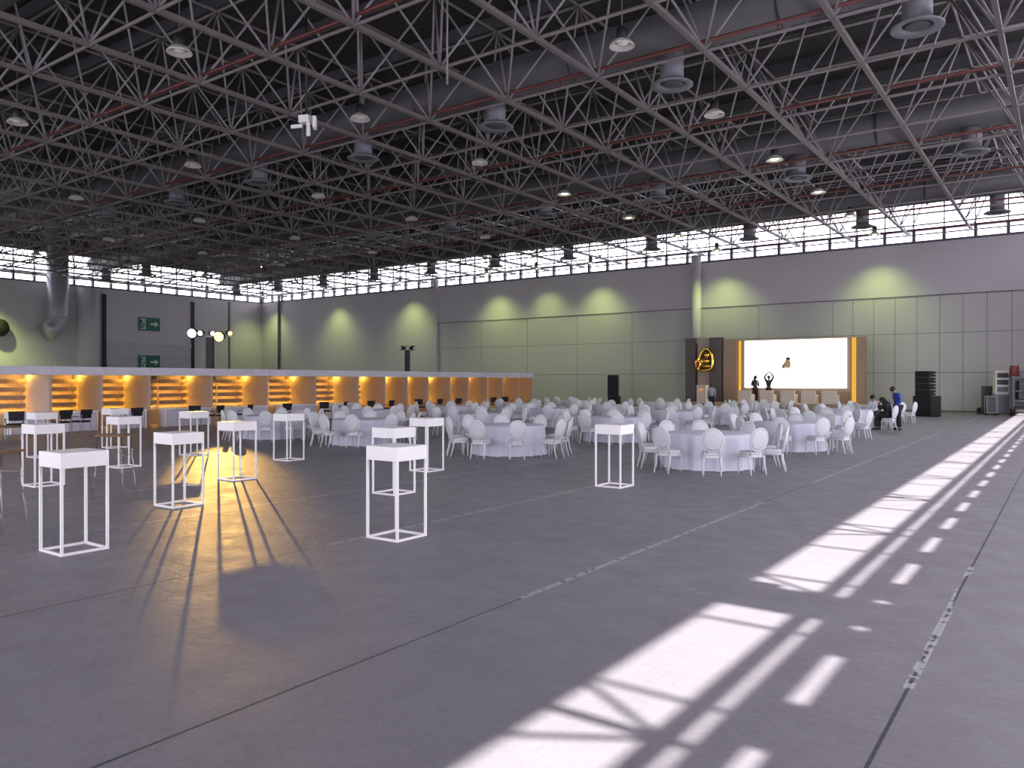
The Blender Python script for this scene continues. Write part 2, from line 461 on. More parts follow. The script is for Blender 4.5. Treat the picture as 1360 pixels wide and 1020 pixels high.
# high-bay lamps
def lamp_proto(lit):
    t = empty('high_bay_lamp', (0, 0, 0), cat='lamp', group='bell shaped high bay lamps')
    MB().lathe([(.14, .02), (.26, -.05), (.34, -.15), (.345, -.18), (.32, -.18), (.24, -.08), (.13, -.02)], n=20, cap=False).build('reflector', M['reflector'], t)
    MB().lathe([(.12, .0), (.15, .06), (.15, .30), (.08, .36)], n=14).build('driver_box', M['black'], t)
    MB().tube((0, 0, .34), (0, 0, 3.2), .015, 6).build('suspension_rod', M['truss'], t)
    MB().ball((0, 0, -.07), (.17, .17, .10), 14, 8).build('lamp_glass', M['bulb' if lit else 'bulboff'], t)
    return t
LX = [-9.9, -20.05, -30.15, -40.25, -50.35, -60.5, -70.6]; LY = [12.2, 18.95, 25.7, 32.4, 39.2, 45.9, 52.55]
protos = {}
def spot(name, loc, target, power, col, angle, blend, size=.08):
    l = bpy.data.lights.new(name, 'SPOT'); l.energy = power; l.color = col; l.spot_size = R(angle); l.spot_blend = blend; l.shadow_soft_size = size
    o = bpy.data.objects.new(name, l); C.objects.link(o); o.location = loc
    o.rotation_euler = (Vector(target)-Vector(loc)).to_track_quat('-Z', 'Y').to_euler(); return o
for j, y in enumerate(LY):
    for i, x in enumerate(LX):
        lit = j == 6 or (i == 6 and j == 2) or (i in (0, 1) and j >= 3)
        z = 11.15
        if lit: spot('lamp_beam', (x, y, z-.22), (x, y, 0), (1200 if j == 6 else 8500) if j == 6 or i == 6 else 250, (.80, 1, .31), 106, 1.0, .16)
        if not inframe(x, y, z, -2): continue
        lab = 'bell lamp under the roof, %s rank from the back wall, %s file from the right' % (ORD[6-j], ORD[i])
        if lit not in protos:
            t = protos[lit] = lamp_proto(lit); t.location = (x, y, z); t['label'] = lab
        else: copy_tree(protos[lit], (x, y, z), 0, lab)
lamp_extra = (-35.2, 52.55, 11.15)
copy_tree(protos[True], lamp_extra, 0, 'lit bell lamp close to the back wall, between the regular third and fourth files')
spot('lamp_beam', (-35.2, 52.55, 10.93), (-35.2, 52.55, 0), 950, (.80, 1, .31), 106, 1.0, .16)

# small devices hanging from the roof frame
t = empty('projector', (-18.5, 15.3, 9.55), R(20), label='small white device hanging on a black rod from the roof frame', cat='projector')
d_ = 8.1*F/(VH-165); 
MB().box((0, 0, .12), (.34, .30, .22)).build('housing', M['white'], t, bevel=.02)
MB().box((-.3, 0, -.05), (.36, .06, .10)).box((.12, -.05, -.18), (.10, .06, .42)).box((.3, 0, .0), (.1, .3, .34), .4).build('bracket', M['white'], t)
MB().tube((.02, 0, .2), (.02, 0, 4.75), .035, 6).build('rod', M['black'], t)
MB().tube((-14.1, 16.6, 10.15), (-14.1, 16.6, 14.4), .03, 6).build('hanging_pole', M['web'], None, label='thin pale pole hanging down from the roof frame near the top edge', cat='pole')

# left wall duct
dct = MB()
yd = 32.3
arc = [(XL+1.35, yd, 14.6), (XL+1.35, yd, 7.3)] + [(XL+1.35 + .0, yd - .9*(1-cos(a)), 7.3 - .9*sin(a)) for a in (.4, .8, 1.2)]
dct.path([(XL+1.35, yd, 14.5), (XL+1.35, yd, 7.4), (XL+1.35, yd-.15, 6.8), (XL+1.35, yd-.55, 6.35), (XL+1.35, yd-1.05, 6.15)], .85, 20)
t = empty('wall_duct', (0, 0, 0), label='steel duct coming down the left wall and ending in an elbow', cat='duct')
dct.build('duct_pipe', M['steel'], t)
MB().path([(XL+1.35, yd, 7.5), (XL+1.35, yd, 7.35)], .9, 20).build('collar', M['steel'], t)
p = onx(0, XL+.4); MB().ball((XL+.38, p.y, 1.9+70*66/F), (.36, .75, .75), 16, 10).build('air_nozzle', M['black'], None, label='black round air nozzle on the left wall at the picture edge', cat='nozzle')

# exit signs
def sign(name, z, label):
    t = empty(name, (XL+.12, 41.3, z), label=label, cat='sign')
    MB().box((.03, 0, 0), (.06, 2.15, 1.3)).build('board', M['green'], t)
    s = MB()   # door leaf, runner and arrow
    # y grows to the right in view, x is out of the wall
    s.slab([(-.92, -.5), (-.40, -.5), (-.40, .5), (-.92, .5), (-.92, .42), (-.48, .42), (-.48, -.42), (-.92, -.42)], 'x', .06, .075)
    s.ball((.07, -.62, .30), (.012, .09, .09))
    for a, b, w in (((-.66, .2), (-.72, -.08), .11), ((-.72, -.08), (-.55, -.24), .09), ((-.55, -.24), (-.60, -.42), .08), ((-.72, -.08), (-.86, -.30), .09), ((-.68, .15), (-.52, .02), .06), ((-.68, .15), (-.84, .06), .06)):
        s.path([(.068, *a), (.068, *b)], w/2, 6, flat=(1, 1))
    s.slab([(.10, -.09), (.55, -.09), (.55, -.30), (.92, 0), (.55, .30), (.55, .09), (.10, .09)], 'x', .06, .075)
    s.build('pictogram', M['signw'], t)
sign('exit_sign', 7.45, 'large green exit sign with runner and arrow high on the left wall gate')
sign('exit_sign', 3.75, 'lower green exit sign on the gate shutter, half hidden by the booth fascia')

# columns against the back wall
p = ony(924.5, YB-.55); MB().lathe([(.36, 0), (.36, 11.0)], (p.x, YB-.55, 0), 24).build('trim_6', M['wall'], kind='structure')

# ------------------------------------------------------------------ display booths, along x = -31
ys = [11.75, 13.7, 15.6, 17.55, 20.45, 23.4, 26.3, 29.2, 31.2, 33.0, 34.8, 36.8, 38.6, 40.6, 42.3, 44.2, 45.9]
XF, XS, XBk = -31.0, -32.75, -33.35
TOPZ = 2.45
for i, (a, b) in enumerate(zip(ys, ys[1:])):
    wide = b-a > 2.5; w = b-a
    lab = '%s beige display booth with amber lit shelves, %s booth of the row from the left' % ('wide' if wide else 'narrow', ORD[i] if i < 12 else ('thirteenth', 'fourteenth', 'fifteenth', 'sixteenth')[i-12])
    t = empty('display_booth', (XF, a, 0), label=lab, cat='display booth', group='row of beige display booths')
    Y0, Y1 = .0, w
    MB().box((XBk-XF-.03, w/2, TOPZ/2), (.06, w, TOPZ)).build('back_panel', M['booth'], t)
    MB().box(((XBk-XF)/2, w-.05, 2.13/2), (XF-XBk-.0, .10, 2.13)).build('side_panel', M['booth'], t)
    MB().box(((XBk-XF)/2-.05, w/2, 2.36), (XF-XBk-.1, w, .06)).build('ceiling_board', M['booth'], t)
    MB().box((0, w/2, 2.29), (.1, w-.012, .32)).build('fascia', M['fascia'], t)
    sb = MB(); sb.box((-2.15, w/2-.05, .40), (.36, w-.12, .80)); sb.build('base_cabinet', M['booth'], t)
    cols = [(.02, w-.12)] if not wide else [(.02, w/2-.1), (w/2-.02, w-.12)]
    upto = w-.12
    for c0, c1 in cols:
        for k in range(4):
            z = .92 + .31*k
            s = MB().box((-2.1, (c0+c1)/2, z), (.44, c1-c0-.04, .03)).box((-1.88, (c0+c1)/2, z+.035), (.03, c1-c0-.04, .17))
            s.build('shelf', M['shelf'], t)
            MB().box((-1.92, (c0+c1)/2, z-.03), (.04, c1-c0-.1, .02)).build('light_strip', M['led'], t)
    if wide: MB().box((-2.12, w/2-.06, 1.45), (.4, .05, 1.35)).build('shelf_divider', M['booth'], t)
    l = bpy.data.lights.new('booth_lamp', 'POINT'); l.energy = 22; l.color = (1, .54, .07); l.shadow_soft_size = .06
    o = bpy.data.objects.new('booth_lamp', l); C.objects.link(o); o.location = (XF-1.72, b-.24, 2.12)
    if i < 7 :
        k_ = empty('counter_desk', (XF+.35, a, 0), label='white counter desk before the %s booth from the left end' % ORD[i], cat='desk', group='white counters in front of the booths')
        MB().box((0, w/2-.1, .735), (.55, w-.75, .05)).build('desk_top', M['white'], k_)
        MB().box((.2, w/2-.1, .36), (.03, w-.95, .70)).build('front_panel', M['fascia'], k_)
        for s in (-1, 1): MB().box((0, w/2-.1+s*(w/2-.42), .355), (.5, .04, .71)).build('side_leg', M['white'], k_)
    if i == 6:      # the bay with mixed goods
        for k in range(4):
            for q in range(5):
                z = .935 + .31*k
                yy = a + .22 + q*.24 + random.uniform(-.04, .04) + (1.25 if False else 0)
                r = random.uniform(.05, .09); h = random.uniform(.12, .2)
                MB().lathe([(r, 0), (r, h*.7), (r*.5, h*.85), (r*.5, h)], n=10).build('jar', M[random.choice(['white', 'wood', 'cream'])], None,
                    label='jar on the goods shelves of the seventh booth, %s shelf up, %s along' % (ORD[k], ORD[q]), cat='jar', group='jars on the booth shelves').location = (XF-2.06, yy, z+.002)

# black visitor chairs along the booths
def black_chair():
    t = empty('visitor_chair', (0, 0, 0), cat='chair', group='black chairs by the booths')
    MB().box((0, .02, .45), (.46, .44, .07)).build('seat', M['blackc'], t, bevel=.03)
    b = MB(); b.add([(-.22, -.24, .56), (.22, -.24, .56), (.24, -.30, .88), (-.24, -.30, .88), (-.22, -.20, .56), (.22, -.20, .56), (.24, -.26, .88), (-.24, -.26, .88)],
                    [(3,2,1,0),(4,5,6,7),(0,1,5,4),(1,2,6,5),(2,3,7,6),(3,0,4,7)])
    b.build('backrest', M['blackc'], t, bevel=.025)
    for s in (-1, 1):
        MB().path([(s*.2, -.27, .7), (s*.21, -.21, .44), (s*.22, -.24, 0)], .013, 6).build('leg', M['steel'], t)
        MB().path([(s*.21, .2, .44), (s*.22, .22, 0)], .013, 6).build('leg', M['steel'], t)
        MB().path([(s*.26, -.2, .62), (s*.27, .15, .64), (s*.22, .2, .44)], .016, 6).build('armrest', M['black'], t)
    return t
bc = None
for k, (u, xx) in enumerate(((20, -28.6), (82, -28.9), (108, -28.9), (178, -29.2), (259, -29.3), (286, -29.3), (325, -29.2), (378, -29.2), (432, -29.4), (452, -29.4), (489, -29.5), (515, -29.5), (558, -29.5), (580, -29.5), (606, -29.5), (652, -29.5), (673, -29.5))):
    p = onx(u, xx)
    lab = 'black visitor chair at the booths, %s chair from the left end' % (ORD[k] if k < 12 else ('thirteenth', 'fourteenth', 'fifteenth', 'sixteenth', 'seventeenth')[k-12])
    rz = R(90 + random.uniform(-35, 35)) if k % 4 else R(-120)
    if bc is None: bc = black_chair(); bc.location = p; bc.rotation_euler = (0, 0, rz); bc['label'] = lab
    else: copy_tree(bc, p, rz, lab)

# ------------------------------------------------------------------ tall white stands
def stand():
    t = empty('pedestal_stand', (0, 0, 0), cat='stand', group='tall white frame stands')
    S, H, A = .52, 1.118, .17
    MB().box((0, 0, H-A/2), (S, S, A)).build('top_box', M['whitem'], t, bevel=.004)
    for sx in (-1, 1):
        for sy in (-1, 1):
            MB().box((sx*(S/2-.014), sy*(S/2-.014), (H-A)/2), (.027, .027, H-A)).build('leg', M['whitem'], t)
    for s in (-1, 1):
        MB().box((0, s*(S/2-.014), .0135), (S-.056, .026, .027)).build('base_rail', M['whitem'], t)
        MB().box((s*(S/2-.014), 0, .0135), (.026, S-.056, .027)).build('base_rail', M['whitem'], t)
    return t
SP = [(80.5, 740, 'tall white frame stand closest to the camera on the far left'),
      (229, 676, 'tall white frame stand just left of the golden glare on the floor'),
      (45.5, 648, 'tall white frame stand behind the big left one, before a farther twin'),
      (47, 609, 'tall white frame stand at the far left, beside the black booth chairs'),
      (157, 622.5, 'tall white frame stand behind the brown topped clear stool'),
      (147, 596, 'tall white frame stand closest to the booth fronts, beside a black chair'),
      (310, 639.5, 'tall white frame stand standing in the golden glare, throwing leg shadows'),
      (381, 613, 'tall white frame stand right of the glare, left of the seated tables'),
      (527.5, 721, 'biggest tall white frame stand in the middle of the hall floor'),
      (523.5, 659, 'tall white frame stand directly behind the biggest middle stand'),
      (568, 627.6, 'tall white frame stand right behind the middle pair, before the chairs'),
      (824.4, 649.3, 'lone tall white frame stand on the right, before the front tables'),
      (253, 606, 'tall white frame stand among white chairs behind the glare')]
st0 = None
for k, (u, v, lab) in enumerate(SP):
    p = P(u, v); loc = (p.x-.26, p.y+.26, 0)
    if st0 is None: st0 = stand(); st0.location = loc; st0['label'] = lab
    else: copy_tree(st0, loc, 0, lab)

# clear acrylic stools with brown seats
def stool(loc, rz, label):
    t = empty('bar_stool', loc, rz, label=label, cat='stool')
    MB().box((0, 0, 1.02), (.46, .40, .03)).build('seat', M['wood'], t, bevel=.01)
    for sx in (-1, 1):
        for sy in (-1, 1):
            MB().path([(sx*.19, sy*.16, 1.0), (sx*.21, sy*.19, .5), (sx*.25, sy*.22, 0)], .014, 8).build('leg', M['acrylic'], t)
    rl = MB()
    for s in (-1, 1): rl.tube((-.21, s*.19, .75), (.21, s*.19, .75), .010, 6).tube((s*.21, -.19, .70), (s*.21, .19, .70), .010, 6)
    rl.build('foot_rail', M['acrylic'], t)
p = P(152, 661); stool((p.x, p.y, 0), R(36), 'clear legged bar stool with brown seat between the left white stands')
p = P(-5, 708); stool((p.x, p.y, 0), R(30), 'clear legged bar stool with brown seat cut off by the left edge')
p = P(5, 585)
t = empty('side_table', (p.x, p.y, 0), R(10), label='low wooden topped table at the left edge before the black chairs', cat='table')
MB().box((0, 0, .44), (1.1, .6, .045)).build('tabletop', M['wood'], t)
for sx in (-1, 1):
    for sy in (-1, 1): MB().tube((sx*.48, sy*.24, .42), (sx*.48, sy*.24, 0), .014, 6).build('leg', M['steel'], t)
p = P(255, 644.5); MB().box((p.x, p.y, .004), (.30, .21, .004), .5).build('paper_sheet', M['paper'], None, label='white paper sheet lying on the floor behind a white stand', cat='paper')

# ------------------------------------------------------------------ banquet chairs and tables
def sell(n, a, b, z, e=.6, dy=0):
    return [(a*math.copysign(abs(cos(w))**e, cos(w)), dy + b*math.copysign(abs(sin(w))**e, sin(w)), z) for w in (2*PI*k/n for k in range(n))]
def loft(mb, rings, smooth=True):
    n = len(rings[0]); vs = [p for r in rings for p in r]
    fs = [(i*n+k, i*n+(k+1) % n, (i+1)*n+(k+1) % n, (i+1)*n+k) for i in range(len(rings)-1) for k in range(n)]
    fs += [tuple(range(n-1, -1, -1)), tuple((len(rings)-1)*n+k for k in range(n))]
    return mb.add(vs, fs, 0, smooth)
def chair_shapes(n=20):
    sh = {}
    sh['seat'] = loft(MB(), [sell(n, .205, .20, .405), sell(n, .215, .21, .43), sell(n, .205, .20, .462), sell(n, .14, .14, .478)])
    sh['seat_frame'] = loft(MB(), [sell(n, .205, .20, .345), sell(n, .22, .215, .36), sell(n, .22, .215, .405)], False)
    tilt = lambda x, z, o=0: (x, -.215 - (z-.45)*.20 + o, z)
    cz, rx, rz = .715, .185, .215
    pad = MB(); rings = []
    for o, s in ((-.03, .85), (-.022, 1.0), (.022, 1.0), (.034, .85), (.04, .4)):
        rings.append([tilt(rx*s*cos(w), cz + rz*s*sin(w), o) for w in (2*PI*k/n for k in range(n))])
    sh['backrest'] = loft(pad, rings)
    fr = MB().ring([tilt((rx+.018)*cos(w), cz + (rz+.018)*sin(w)) for w in (2*PI*k/n for k in range(n))], .021, 6)
    for s in (-1, 1): fr.path([tilt(s*.155, .38), tilt(s*.15, .54), tilt(s*.165, .60)], .017, 6)
    sh['back_frame'] = fr
    legs = []
    for s in (-1, 1):
        legs.append(MB().path([(s*.18, .17, .36), (s*.18, .175, .30), (s*.18, .175, 0)], [.026, .022, .013], 8))
        legs.append(MB().path([(s*.165, -.19, .37), (s*.17, -.20, .25), (s*.175, -.27, 0)], [.022, .020, .015], 8))
    return sh, legs
CG = 'white oval backed chairs round the banquet tables'
sh, legs = chair_shapes()
def chair0():
    t = empty('banquet_chair', (0, 0, 0), cat='chair', group=CG)
    for k in sh: sh[k].build(k, M['pad'] if k in ('seat', 'backrest') else M['chairw'], t)
    for l in legs: l.build('leg', M['chairw'], t)
    return t
sh2, legs2 = chair_shapes(12); far = MB()
for q in list(sh2.values()) + legs2: far.add(q.v, q.f, 0, True)
far_mesh = far.mesh('banquet_chair', M['pad'])
def table_shapes():
    n = 96; vs, fs = [], []
    rings = [(0.0, .765), (.55, .765), (.88, .764), (.915, .755), (.925, .73), (.935, .5), (.95, .25), (.965, .012)]
    random.seed(3); ph = [random.uniform(0, 6.28) for _ in range(4)]
    for i, (r, z) in enumerate(rings):
        amp = 0 if i < 4 else .035*(.76-z)/.75 + .006
        for k in range(n):
            w = 2*PI*k/n
            rr = r + amp*(sin(13*w+ph[0]) + .6*sin(22*w+ph[1]) + .4*sin(7*w+ph[2]))
            vs.append((rr*cos(w), rr*sin(w), z))
    for i in range(len(rings)-1):
        for k in range(n): fs.append((i*n+k, i*n+(k+1) % n, (i+1)*n+(k+1) % n, (i+1)*n+k))
    cl = MB().add(vs, fs, 0, True)
    return cl
def table0():
    t = empty('banquet_table', (0, 0, 0), cat='table', group='round banquet tables under white cloths')
    table_shapes().build('tablecloth', M['cloth'], t)
    MB().lathe([(.86, .725), (.86, .755)], n=32).build('tabletop', M['white'], t)
    MB().lathe([(.35, 0), (.33, .03), (.06, .06), (.05, .725)], n=16).build('pedestal', M['black'], t)
    return t
rows = [(16.5, -6.5), (22.0, -6.35), (27.5, -6.9), (33.3, -7.3), (38.8, -7.2)]
RN = ['front row', 'second row', 'third row', 'fourth row', 'back row']; CN = ['first table from right', 'second table from right', 'third table from right', 'fourth table from right']
POS = {0: 'nearest seat', 1: 'one right of nearest', 2: 'two right of nearest', 3: 'three right of nearest', 4: 'four right of nearest', 5: 'farthest seat',
       6: 'four left of nearest', 7: 'three left of nearest', 8: 'two left of nearest', 9: 'one left of nearest'}
T0 = C0 = None
seats = {}
rnd = random.Random(11)
for j, (y, xr) in enumerate(rows):
    for i in range(4):
        x = xr - 5.4*i
        if j == 0 and i == 3: x = -21.6
        lab = 'round table under white floor length cloth, %s, %s' % (RN[j], CN[i])
        if T0 is None: T0 = table0(); T0.location = (x, y, 0); T0['label'] = lab
        else: copy_tree(T0, (x, y, 0), rnd.uniform(0, 6.28), lab)
        toward = math.atan2(-y, -x)                     # from the table to the camera
        off = {(0, 0): .05, (0, 1): .12}.get((j, i), rnd.uniform(-.2, .2))
        for k in range(10):
            if (j, i, k) in ((3, 0, 1),): continue
            a = toward + off + k*PI/5 + rnd.uniform(-.05, .05)       # k counts towards the right as seen
            rr = 1.33 + rnd.uniform(-.06, .12)
            if (j, i, k) in ((3, 0, 2), (3, 0, 4)): rr = 1.62
            loc = (x + rr*cos(a), y + rr*sin(a), 0); rz = a + PI/2 + rnd.uniform(-.22, .22)
            seats[(j, i, k)] = (loc, rz)
            lab = 'white oval-back chair, %s, %s, %s' % (POS[k], RN[j], CN[i])
            if j < 3:
                if C0 is None: C0 = chair0(); C0.location = loc; C0.rotation_euler = (0, 0, rz); C0['label'] = lab
                else: copy_tree(C0, loc, rz, lab)
            else:
                o = bpy.data.objects.new('banquet_chair', far_mesh); C.objects.link(o); o.location = loc; o.rotation_euler = (0, 0, rz)
                tag(o, lab, 'chair', CG)

# ------------------------------------------------------------------ stage
stg = MB().box((-15.75, 49.4, .25), (12.1, 3.9, .5))
t = empty('stage', (0, 0, 0), label='low tan stage platform in front of the big screen', cat='stage')
stg.build('platform', M['tan'], t)
bd = empty('stage_backdrop', (-14.55, 51.2, 0), label='tan backdrop wall framing the big white screen', cat='backdrop wall')
MB().box((0, 0, 2.55), (8.9, .3, 4.1)).build('backdrop_panel', M['tan'], bd)
for x_, w_ in ((-3.32, .24), (3.79, .36)):
    MB().box((x_, -.17, 2.55), (w_*.7, .05, 4.05)).build('light_strip', M['ledstage'], bd)
MB().box((-3.95, -.25, 2.55), (.9, .18, 4.1)).build('wing_panel', M['tan'], bd)
MB().box((4.22, -.25, 2.55), (.46, .18, 4.1)).build('wing_panel', M['tan'], bd)
sc = empty('led_screen', (-14.35, 51.0, 3.0), label='big white lit screen with a small golden figure on it', cat='screen')
MB().box((0, 0, 0), (6.35, .08, 3.08)).build('screen_panel', M['screen'], sc)
em = MB(); em.slab([(-.28, -.30), (-.16, -.34), (.02, -.30), (.2, -.36), (.30, -.18), (.27, .12), (.16, .30), (.0, .26), (-.1, .02), (-.22, -.1)], 'y', -.05, -.042)
e = em.build('golden_figure', M['clip'], sc, label='small golden figure printed on the white screen'); e.location = (-.48, 0, .05)
e2 = MB().slab([(-.06, .22), (.02, .34), (.16, .40), (.28, .30), (.26, .2), (.1, .24)], 'y', -.056, -.05).slab([(-.26, -.28), (-.08, .0), (-.04, -.02), (-.2, -.3)], 'y', -.056, -.05).build('dark_cap', M['shoe'], e)
e3 = MB().slab([(.05, -.3), (.2, -.33), (.24, -.18), (.1, -.12)], 'y', -.056, -.05).build('pale_patch', M['paper'], e)

tw = empty('stage_tower', (-20.3, 50.9, 0), label='dark taupe tower with lighter centre strip left of the stage', cat='tower')
MB().box((-.9, 0, 2.665), (.72, .5, 4.33)).build('side_panel', M['taupe'], tw)
MB().box((.86, 0, 2.665), (.84, .5, 4.33)).build('side_panel', M['taupe'], tw)
MB().box((-.05, .08, 2.66), (.98, .3, 4.31)).build('centre_panel', M['taupel'], tw)
MB().box((-.5, -.08, 2.5), (.09, .1, 3.9)).build('slot', M['black'], tw)
# gold foil emblem on the tower
p = ony(936, 50.45); em = empty('gold_emblem', (p.x, 50.45, 3.33), label='shiny gold foil emblem on the dark stage tower', cat='emblem')
outl = [(.05, .74), (.30, .68), (.46, .42), (.55, .05), (.54, -.35), (.42, -.62), (.10, -.70), (-.25, -.72), (-.45, -.60), (-.30, -.30), (-.42, .0), (-.28, .38), (-.12, .62)]
def smooth_loop(pts, n=4):
    out = []; N = len(pts)
    for i in range(N):
        p0, p1, p2, p3 = (Vector(pts[(i+q) % N]) for q in (-1, 0, 1, 2))
        for s in range(n):
            t_ = s/n
            out.append(.5*((2*p1) + (p2-p0)*t_ + (2*p0-5*p1+4*p2-p3)*t_*t_ + (3*p1-p0-3*p2+p3)*t_**3))
    return out
MB().ring([(q.x, 0, q.y) for q in smooth_loop(outl)], .10, 8).build('outer_ring', M['gold'], em)
MB().ball((.14, -.02, .32), (.2, .12, .22)).build('top_lobe', M['gold'], em)
MB().ball((.08, -.02, -.08), (.3, .12, .16)).ball((-.2, -.02, -.1), (.14, .1, .2)).build('middle_lobe', M['gold'], em)
MB().ball((.12, -.02, -.42), (.3, .12, .13)).build('lower_lobe', M['gold'], em)
MB().path([(-.45, 0, .2), (-.62, 0, -.1), (-.66, 0, -.45), (-.58, 0, -.7)], [.06, .13, .10, .05], 8).build('side_tail', M['copper'], em)
MB().slab([(q.x, q.y) for q in smooth_loop(outl)], 'y', .05, .09).build('back_plate', M['black'], em)
MB().tube((0, .09, .05), (0, .35, .05), .05, 8).build('mount', M['black'], em)
# lectern
p = ony(933, 47.9); t = empty('lectern', (p.x, 47.9, .5), label='pale lectern on the stage edge before the dark tower', cat='lectern')
MB().box((0, 0, .54), (.62, .45, 1.08)).build('body', M['cream'], t, bevel=.01)
MB().box((0, .02, 1.10), (.68, .5, .05)).build('top', M['cream'], t)
MB().slab([(-.16, .78), (-.05, .72), (.12, .82), (.2, .95), (.05, .9), (-.02, .98), (-.12, .9)], 'y', -.235, -.226).build('crest', M['copper'], t)
# cream stage armchairs
def armchair():
    t = empty('stage_armchair', (0, 0, 0), cat='armchair', group='cream armchairs along the stage front')
    MB().box((0, 0, .21), (.56, .62, .42)).build('seat', M['cream'], t, bevel=.04)
    MB().box((0, -.30, .42), (.84, .14, .80)).build('backrest', M['cream'], t, bevel=.03)
    for s in (-1, 1): MB().box((s*.35, .04, .30), (.14, .66, .56)).build('armrest', M['cream'], t, bevel=.03)
    return t
a0 = None
for k, u in enumerate((991, 1020, 1048, 1075.5, 1103)):
    p = ony(u, 48.3); loc = (p.x, 48.3, .5)
    lab = 'cream armchair with its back to the hall, %s along the stage front' % ('leftmost', 'second from left', 'middle', 'second from right', 'rightmost')[k]
    if a0 is None: a0 = armchair(); a0.location = loc; a0['label'] = lab
    else: copy_tree(a0, loc, 0, lab)

# loudspeakers
def array_box(loc, rz, tilt, lab):
    t = empty('line_array_speaker', loc, rz, label=lab, cat='speaker', group='stacked line array speakers')
    MB().slab([(-.22, 0), (.30, .03), (.30, .30), (-.22, .33)], 'x', -.42, .42).build('cabinet', M['black'], t)
    MB().slab([(-.235, .02), (-.222, .02), (-.222, .31), (-.235, .31)], 'x', -.40, .40).build('grille', M['blackc'], t)
    MB().box((.428, .2, .165), (.012, .14, .05)).build('bracket', M['sky_metal'], t)
def stack(u, y, side):
    p = ony(u, y); rz = R(-28 if side == 'right' else 22)
    for k in range(2):
        t = empty('subwoofer', (p.x, p.y, .55*k), rz, label='black subwoofer, %s box of the %s speaker stack' % (('bottom', 'second')[k], side), cat='subwoofer')
        MB().box((0, 0, .274), (1.08, .8, .545)).build('cabinet', M['black'], t, bevel=.01)
        MB().box((0, -.405, .274), (1.0, .012, .47)).build('grille', M['blackc'], t)
    for k in range(4):
        array_box((p.x-.1, p.y, 1.101+.334*k), rz, 0, 'black line array speaker, %s up in the %s speaker stack' % (ORD[k], side))
stack(1231, 46.9, 'right')
p = ony(815, 50.5); 
t = empty('subwoofer', (p.x, p.y, 0), R(20), label='black subwoofer under the column speaker at the panelled wall', cat='subwoofer')
MB().box((.05, 0, .4), (.86, .7, .8)).build('cabinet', M['black'], t, bevel=.01); MB().box((.05, -.355, .4), (.78, .012, .72)).build('grille', M['blackc'], t)
t = empty('column_speaker', (p.x, p.y, .801), R(20), label='tall black column speaker before the panelled back wall', cat='speaker')
MB().box((-.03, 0, .77), (.76, .55, 1.53)).build('cabinet', M['black'], t, bevel=.01); MB().box((-.03, -.28, .77), (.68, .012, 1.42)).build('grille', M['blackc'], t)

# ------------------------------------------------------------------ lighting towers behind the booths
def tower(u, X, H, lab, lamps):
    p = onx(u, X); rz = YAW
    t = empty('lighting_tower', (p.x, p.y, 0), rz, label=lab, cat='lighting tower')
    MB().box((0, 0, .03), (.9, .9, .06)).build('base_plate', M['black'], t)
    MB().box((0, 0, H/2), (.33, .33, H)).build('mast', M['black'], t)
    MB().tube((-lamps[0][0]*0 + min(l[0] for l in lamps)-.1, 0, H+.05), (max(l[0] for l in lamps)+.1, 0, H+.05), .04, 8).build('cross_bar', M['sky_metal'], t)
    for off, dz, rad, m_, ang in lamps:
        L_ = Matrix.Translation((off, -.05, H+.05+dz)) @ Matrix.Rotation(ang, 4, 'Z')
        f = MB().path([(0, .2, 0), (0, -.02, 0), (0, -.2, -.04)], [rad*.75, rad, rad], 16, M=L_).build('spot_lamp', M['black'], t)
        MB().path([(0, -.205, -.041), (0, -.215, -.043)], [rad*.92, rad*.9], 16, M=L_).build('lens', M[m_], f)
    return p
p1 = tower(279, -37.0, 4.2, 'black lighting tower with warm and white spotlights behind the booths',
           [(-.86, .2, .25, 'cool', 0), (-.42, .2, .14, 'cool', 0), (.08, .2, .12, 'cool', .7), (.56, .02, .27, 'warm', 0), (.98, .2, .12, 'warm', .8)])
tower(541, -37.0, 4.0, 'black lighting tower with dark lamps, farther along behind the booths',
      [(-.34, .12, .15, 'bulboff', -.6), (.0, .12, .14, 'bulboff', .3), (.36, .12, .16, 'reflector', .9)])
w1 = Vector((p1.x + RT[0]*.56 - FW[0]*.5, p1.y + RT[1]*.56 - FW[1]*.5, 4.25))
spot('tower_beam', w1, tuple(P(303, 628)), 10000, (1, .56, .12), 6.6, .75, .08)

# ------------------------------------------------------------------ service equipment at the right
def at(u, d):
    l = (u-680)/F*d
    return (FW[0]*d + RT[0]*l, FW[1]*d + RT[1]*l)
rz0 = R(20)
def wheels(t, w, d, r=.06):
    for sx in (-1, 1):
        for sy in (-1, 1):
            c = (sx*w, sy*d, r)
            MB().path([(c[0]-.02, c[1], r), (c[0]+.02, c[1], r)], r, 12).build('wheel', M['rubber'], t)
x, y = at(1313, 45.2); t = empty('flight_case', (x, y, 0), rz0, label='tall dark grey flight case standing left in the equipment group', cat='case')
MB().box((0, .15, .86), (.60, .3, 1.50)).build('case_body', M['dgrey'], t, bevel=.015); wheels(t, .25, .1)
x, y = at(1316, 43.3); t = empty('cage_trolley', (x, y, 0), rz0, label='low wheeled cage trolley before the tall grey case', cat='trolley')
f = MB()
for sx in (-1, 1):
    for sy in (-1, 1): f.tube((sx*.25, sy*.2, .1), (sx*.25, sy*.2, 1.05), .025, 6)
for z in (.14, 1.05):
    for s in (-1, 1): f.tube((-.25, s*.2, z), (.25, s*.2, z), .022, 6).tube((s*.25, -.2, z), (s*.25, .2, z), .022, 6)
f.build('frame', M['lgrey'], t); MB().box((0, .02, .58), (.40, .32, .84)).build('load', M['dgrey'], t); wheels(t, .22, .17)
